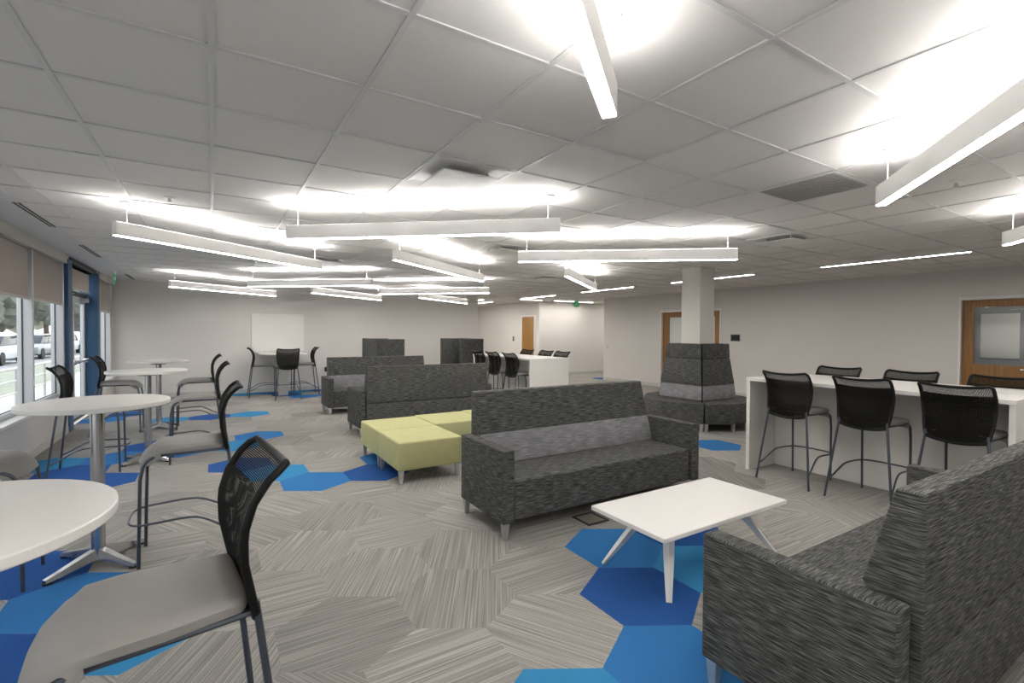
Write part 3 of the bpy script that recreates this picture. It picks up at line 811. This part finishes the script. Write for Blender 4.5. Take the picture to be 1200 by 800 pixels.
# ------------------------------------------------------------------ ceiling devices
def panel_diffuser(x, y, label):
    r = thing('air_diffuser', label, 'air vent', (x, y, CE), 0, 'square panel air diffusers')
    bm = B(); h = .297
    for q in ((-h, h, -h, -h+.035), (-h, h, h-.035, h), (-h, -h+.035, -h+.035, h-.035), (h-.035, h, -h+.035, h-.035)): box(bm, q[0], q[1], q[2], q[3], -.010, -.001, .002, 1)
    obj('outer_frame', bm, M['white_metal'], r)
    bm = B(); box(bm, -h+.035, h-.035, -h+.035, h-.035, -.006, -.002); obj('throat', bm, M['white_metal'], r)
    bm = B(); rings = []
    for s, z in ((.215, -.052), (.222, -.046), (.17, -.030), (.12, -.028)): rings.append([(-s, -s, z), (s, -s, z), (s, s, z), (-s, s, z)])
    loft(bm, rings); obj('centre_panel', bm, M['white_metal'], r)
    for sx in (-.15, .15):
        for sy in (-.15, .15):
            bm = B(); box(bm, sx-.008, sx+.008, sy-.008, sy+.008, -.045, -.005); obj('hanger', bm, M['silver'], r)
panel_diffuser(1.524, 3.20, 'large square air diffuser in the ceiling above the central pendant light')
panel_diffuser(3.353, 5.64, 'square air diffuser in the ceiling left of the long pendant above the middle sofa')
panel_diffuser(5.79, 8.07, 'square air diffuser in the ceiling far back between pendants, near the slot lights')
panel_diffuser(1.524, 8.07, 'square air diffuser in the ceiling beside the tip of the nearest left pendant')
panel_diffuser(5.79, 3.20, 'square air diffuser in the ceiling left of the slot light above the counter')
r = thing('return_grille', 'dark square return air grille in the ceiling left of the big corner pendant', 'air vent', (3.9624, 1.982, CE))
bm = B(); h = .297
for q in ((-h, h, -h, -h+.02), (-h, h, h-.02, h), (-h, -h+.02, -h+.02, h-.02), (h-.02, h, -h+.02, h-.02)): box(bm, q[0], q[1], q[2], q[3], -.011, -.001)
obj('outer_frame', bm, M['white_metal'], r)
bm = B()
for k in range(24):
    y = -h+.03+k*(2*h-.06)/23; box(bm, -h+.02, h-.02, y-.003, y+.003, -.009, -.002)
box(bm, -h+.02, h-.02, -h+.02, h-.02, -.002, -.001)
obj('louvres', bm, M['grille'], r)
for y0, y1, lab in ((6.0, 7.2, 'black double slot air diffuser nearest in the left ceiling border'),
                    (8.5, 9.75, 'black double slot air diffuser second along the left ceiling border'),
                    (12.4, 13.55, 'black double slot air diffuser at the far left ceiling corner')):
    r = thing('slot_diffuser', lab, 'air vent', (-1.485, (y0+y1)/2, CE-.004), 0, 'linear slot diffusers')
    l = (y1-y0)/2
    bm = B()
    for x in (-.034, 0, .034): box(bm, x-.003, x+.003, -l, l, -.006, -.0005)
    obj('frame', bm, M['white_metal'], r)
    bm = B()
    for x in (-.017, .017): box(bm, x-.0138, x+.0138, -l+.003, l-.003, -.003, -.0006)
    obj('slots', bm, M['black'], r)
def ceiling_dot(name, x, y, label, cat, m='white_metal'):
    r = thing(name, label, cat, (x, y, CE))
    bm = B(); lathe(bm, [(.045, -.001), (.045, -.008), (.03, -.014)], 24); obj('plate', bm, M[m], r)
    bm = B(); lathe(bm, [(.012, -.010), (.012, -.04), (.022, -.044), (.022, -.048)], 16); obj('nozzle', bm, M['silver'], r)
ceiling_dot('sprinkler', -.31, 5.06, 'small fire sprinkler head in the ceiling above the left pendant light', 'sprinkler')
ceiling_dot('sprinkler', 4.67, 1.33, 'small fire sprinkler head in the ceiling below the big corner pendant', 'sprinkler')
ceiling_dot('motion_sensor', 6.1, 9.9, 'small round sensor in the ceiling ahead of the corridor slot lights', 'sensor')

def exit_sign(x, y, rz, label):
    r = thing('exit_sign', label, 'exit sign', (x, y, CE), rz, 'round green hanging exit signs')
    bm = B(); box(bm, -.13, .13, -.02, .02, -.03, 0, .003, 1); obj('canopy', bm, M['white_metal'], r)
    bm = B(); lathe(bm, [(.150, -.004), (.150, .004)], 40)
    for v in bm.verts: v.co = Vector((v.co.x, v.co.z, v.co.y*.92-.17))
    obj('clear_panel', bm, M['glass'], r)
    bm = B(); lathe(bm, [(.115, -.0055), (.115, .0055)], 40)
    for v in bm.verts: v.co = Vector((v.co.x, v.co.z, v.co.y*.92-.14))
    g = obj('green_disc', bm, M['exit'], r)
    for s in (1, -1):
        cu = bpy.data.curves.new('exit_text', 'FONT'); cu.body = 'EXIT'; cu.size = .085; cu.align_x = 'CENTER'; cu.align_y = 'CENTER'; cu.extrude = .0006
        t = bpy.data.objects.new('tmp', cu); COL.objects.link(t)
        dg = bpy.context.evaluated_depsgraph_get(); me = bpy.data.meshes.new_from_object(t.evaluated_get(dg))
        bpy.data.objects.remove(t); me.materials.clear(); me.materials.append(M['lam'])
        o = bpy.data.objects.new('lettering', me); COL.objects.link(o); o.parent = g
        o.location = (0, -s*.0065, -.14); o.rotation_euler = (PI/2, 0, 0 if s > 0 else PI)
exit_sign(10.6, 12.95, math.radians(-30), 'round green exit sign hanging at the mouth of the corridor')
exit_sign(-1.62, 12.05, PI/2, 'green exit sign seen edge-on at the far left ceiling near the windows')

# ------------------------------------------------------------------ outside
bm = B(); box(bm, -60, -2.12, -30, 70, -.25, -.2); struct('ground', bm, M['grass'])
bm = B(); box(bm, -26, -7.5, -30, 70, -.2, -.18); struct('ground_parking', bm, M['asphalt'])
bm = B(); box(bm, -4.4, -2.12, -10, 40, -.2, -.05, .01, 1); struct('ground_walk', bm, M['concrete'])
r = thing('railing', 'pale metal railing outside the windows along the walkway', 'railing', (-3.5, 16, -.05))
for z in (.30, .55, .80):
    bm = B(); tube(bm, [(0, -14, z), (0, 20, z)], 0.03 if z > .7 else .022, 8); obj('rail', bm, M['silver'], r)
for k in range(18):
    bm = B(); tube(bm, [(0, -14+k*2, 0), (0, -14+k*2, .80)], .028, 8); obj('post', bm, M['silver'], r)
def car(x, y, m, label):
    r = thing('car', label, 'car', (x, y, -.18), 0, 'parked cars beyond the windows')
    bm = B(); prism(bm, [(-2.2, .35), (-2.25, .75), (-1.3, .92), (2.1, .98), (2.2, .4), (2.1, .3), (-2.1, .3)], -.88, .88, 'x', .06, 2); obj('body', bm, M[m], r)
    bm = B(); prism(bm, [(-1.2, .9), (-.55, 1.42), (1.2, 1.42), (1.95, .95)], -.74, .74, 'x', .06, 2); g = obj('windows', bm, M['carg'], r)
    bm = B(); prism(bm, [(-.5, 1.40), (-.4, 1.46), (1.1, 1.46), (1.2, 1.40)], -.70, .70, 'x', .02, 2); obj('roof', bm, M[m], r)
    for sx in (-.82, .82):
        for sy in (-1.4, 1.4):
            bm = B(); lathe(bm, [(.32, -.1), (.33, .0), (.32, .1)], 24)
            for v in bm.verts: v.co = Vector((sx+v.co.z, sy+v.co.x, .33+v.co.y))
            obj('wheel', bm, M['black'], r)
for x, y, m, lab in ((-9.5, 34, 'carw', 'white car parked outside, seen through the nearest window pane'), (-9.5, 40.5, 'cars', 'silver car parked outside, seen between the window posts'),
                     (-9.5, 47, 'carw', 'white car parked farther away outside the windows'), (-15, 43, 'cars', 'silver car parked in the far row outside')): car(x, y, m, lab)
for k, (x, y, h, R_) in enumerate(((-8.5, 53, 6, 2.7), (-14.8, 49, 6, 3.0), (-12.5, 60, 6.5, 3.0), (-21, 61, 6.5, 3.2), (-27, 51, 6, 3.2), (-4.5, 62, 6, 2.8), (-15.5, 72, 7.5, 4.6), (-25.5, 73, 7.5, 3.8))):
    r = thing('tree', ['leafy tree outside, straight behind the parked cars', 'leafy tree outside on the far lawn left of the cars', 'tall leafy tree outside beyond the car park end', 'leafy tree outside at the left end of the far lawn',
                       'leafy tree outside nearest the building line far off', 'small leafy tree outside between the parked cars', 'broad leafy tree outside in the back row', 'broad leafy tree outside farthest left in the back row'][k], 'tree', (x, y, -.25), random.uniform(0, 3), 'trees beyond the car park')
    bm = B(); tube(bm, [(0, 0, 0), (.1, .05, h*.25), (0, .1, h*.55)], [.28, .22, .14], 10); obj('trunk', bm, M['bark'], r)
    bm = B()
    for q in range(16):
        a, e = random.uniform(0, 2*PI), random.uniform(-.5, 1)
        c = Vector((math.cos(a)*R_*.6, math.sin(a)*R_*.6, h*.62+e*R_*.55)); rr = R_*random.uniform(.32, .5)
        ret = bmesh.ops.create_icosphere(bm, subdivisions=3, radius=rr, matrix=Matrix.Translation(c))
        for v in ret['verts']:
            d = (v.co-c); v.co = c+d*(1+.28*math.sin(v.co.x*5.1+q)*math.sin(v.co.y*4.7)*math.sin(v.co.z*5.3+1)+random.uniform(-.08, .08))
    obj('crown', bm, M['leaf'], r)

# ------------------------------------------------------------------ world, camera
w = bpy.data.worlds.new('World'); SC.world = w; w.use_nodes = True; nt = w.node_tree; nt.nodes.clear()
o = N(nt, 'ShaderNodeOutputWorld'); bg = N(nt, 'ShaderNodeBackground'); sky = N(nt, 'ShaderNodeTexSky')
sky.sky_type = 'PREETHAM'; sky.turbidity = 6.0; sky.sun_direction = Vector((-.35, .45, .8)).normalized()
mx = N(nt, 'ShaderNodeMix', data_type='RGBA'); mx.inputs[0].default_value = .75; mx.inputs[7].default_value = (1, 1, 1, 1)
nt.links.new(sky.outputs[0], mx.inputs[6]); nt.links.new(mx.outputs[2], bg.inputs['Color']); bg.inputs['Strength'].default_value = .5
nt.links.new(bg.outputs[0], o.inputs[0])

f_px, yaw, pit, rol = 566.2, .5541, -.0182, .0059
fw = Vector((math.sin(yaw), math.cos(yaw), 0)); rt = Vector((math.cos(yaw), -math.sin(yaw), 0)); up = Vector((0, 0, 1))
fw2 = fw*math.cos(pit)+up*math.sin(pit); up2 = up*math.cos(pit)-fw*math.sin(pit)
rt3 = rt*math.cos(rol)+up2*math.sin(rol); up3 = up2*math.cos(rol)-rt*math.sin(rol)
cam = bpy.data.cameras.new('camera'); co = bpy.data.objects.new('camera', cam); COL.objects.link(co)
Mx = Matrix((rt3, up3, -fw2)).transposed().to_4x4(); Mx.translation = Vector((0, 0, 1.555)); co.matrix_world = Mx
cam.sensor_width = 36; cam.lens = 36*f_px/1200; cam.clip_start = .05; cam.clip_end = 300
SC.camera = co

vs = SC.view_settings; vs.view_transform = 'Standard'; vs.look = 'None'; vs.gamma = 1; vs.use_curve_mapping = False; vs.exposure = 2.38
c = SC.cycles; c.use_denoising = True; c.max_bounces = 8; c.diffuse_bounces = 5; c.glossy_bounces = 3; c.transparent_max_bounces = 16
c.sample_clamp_indirect = 6; c.caustics_reflective = False; c.caustics_refractive = False
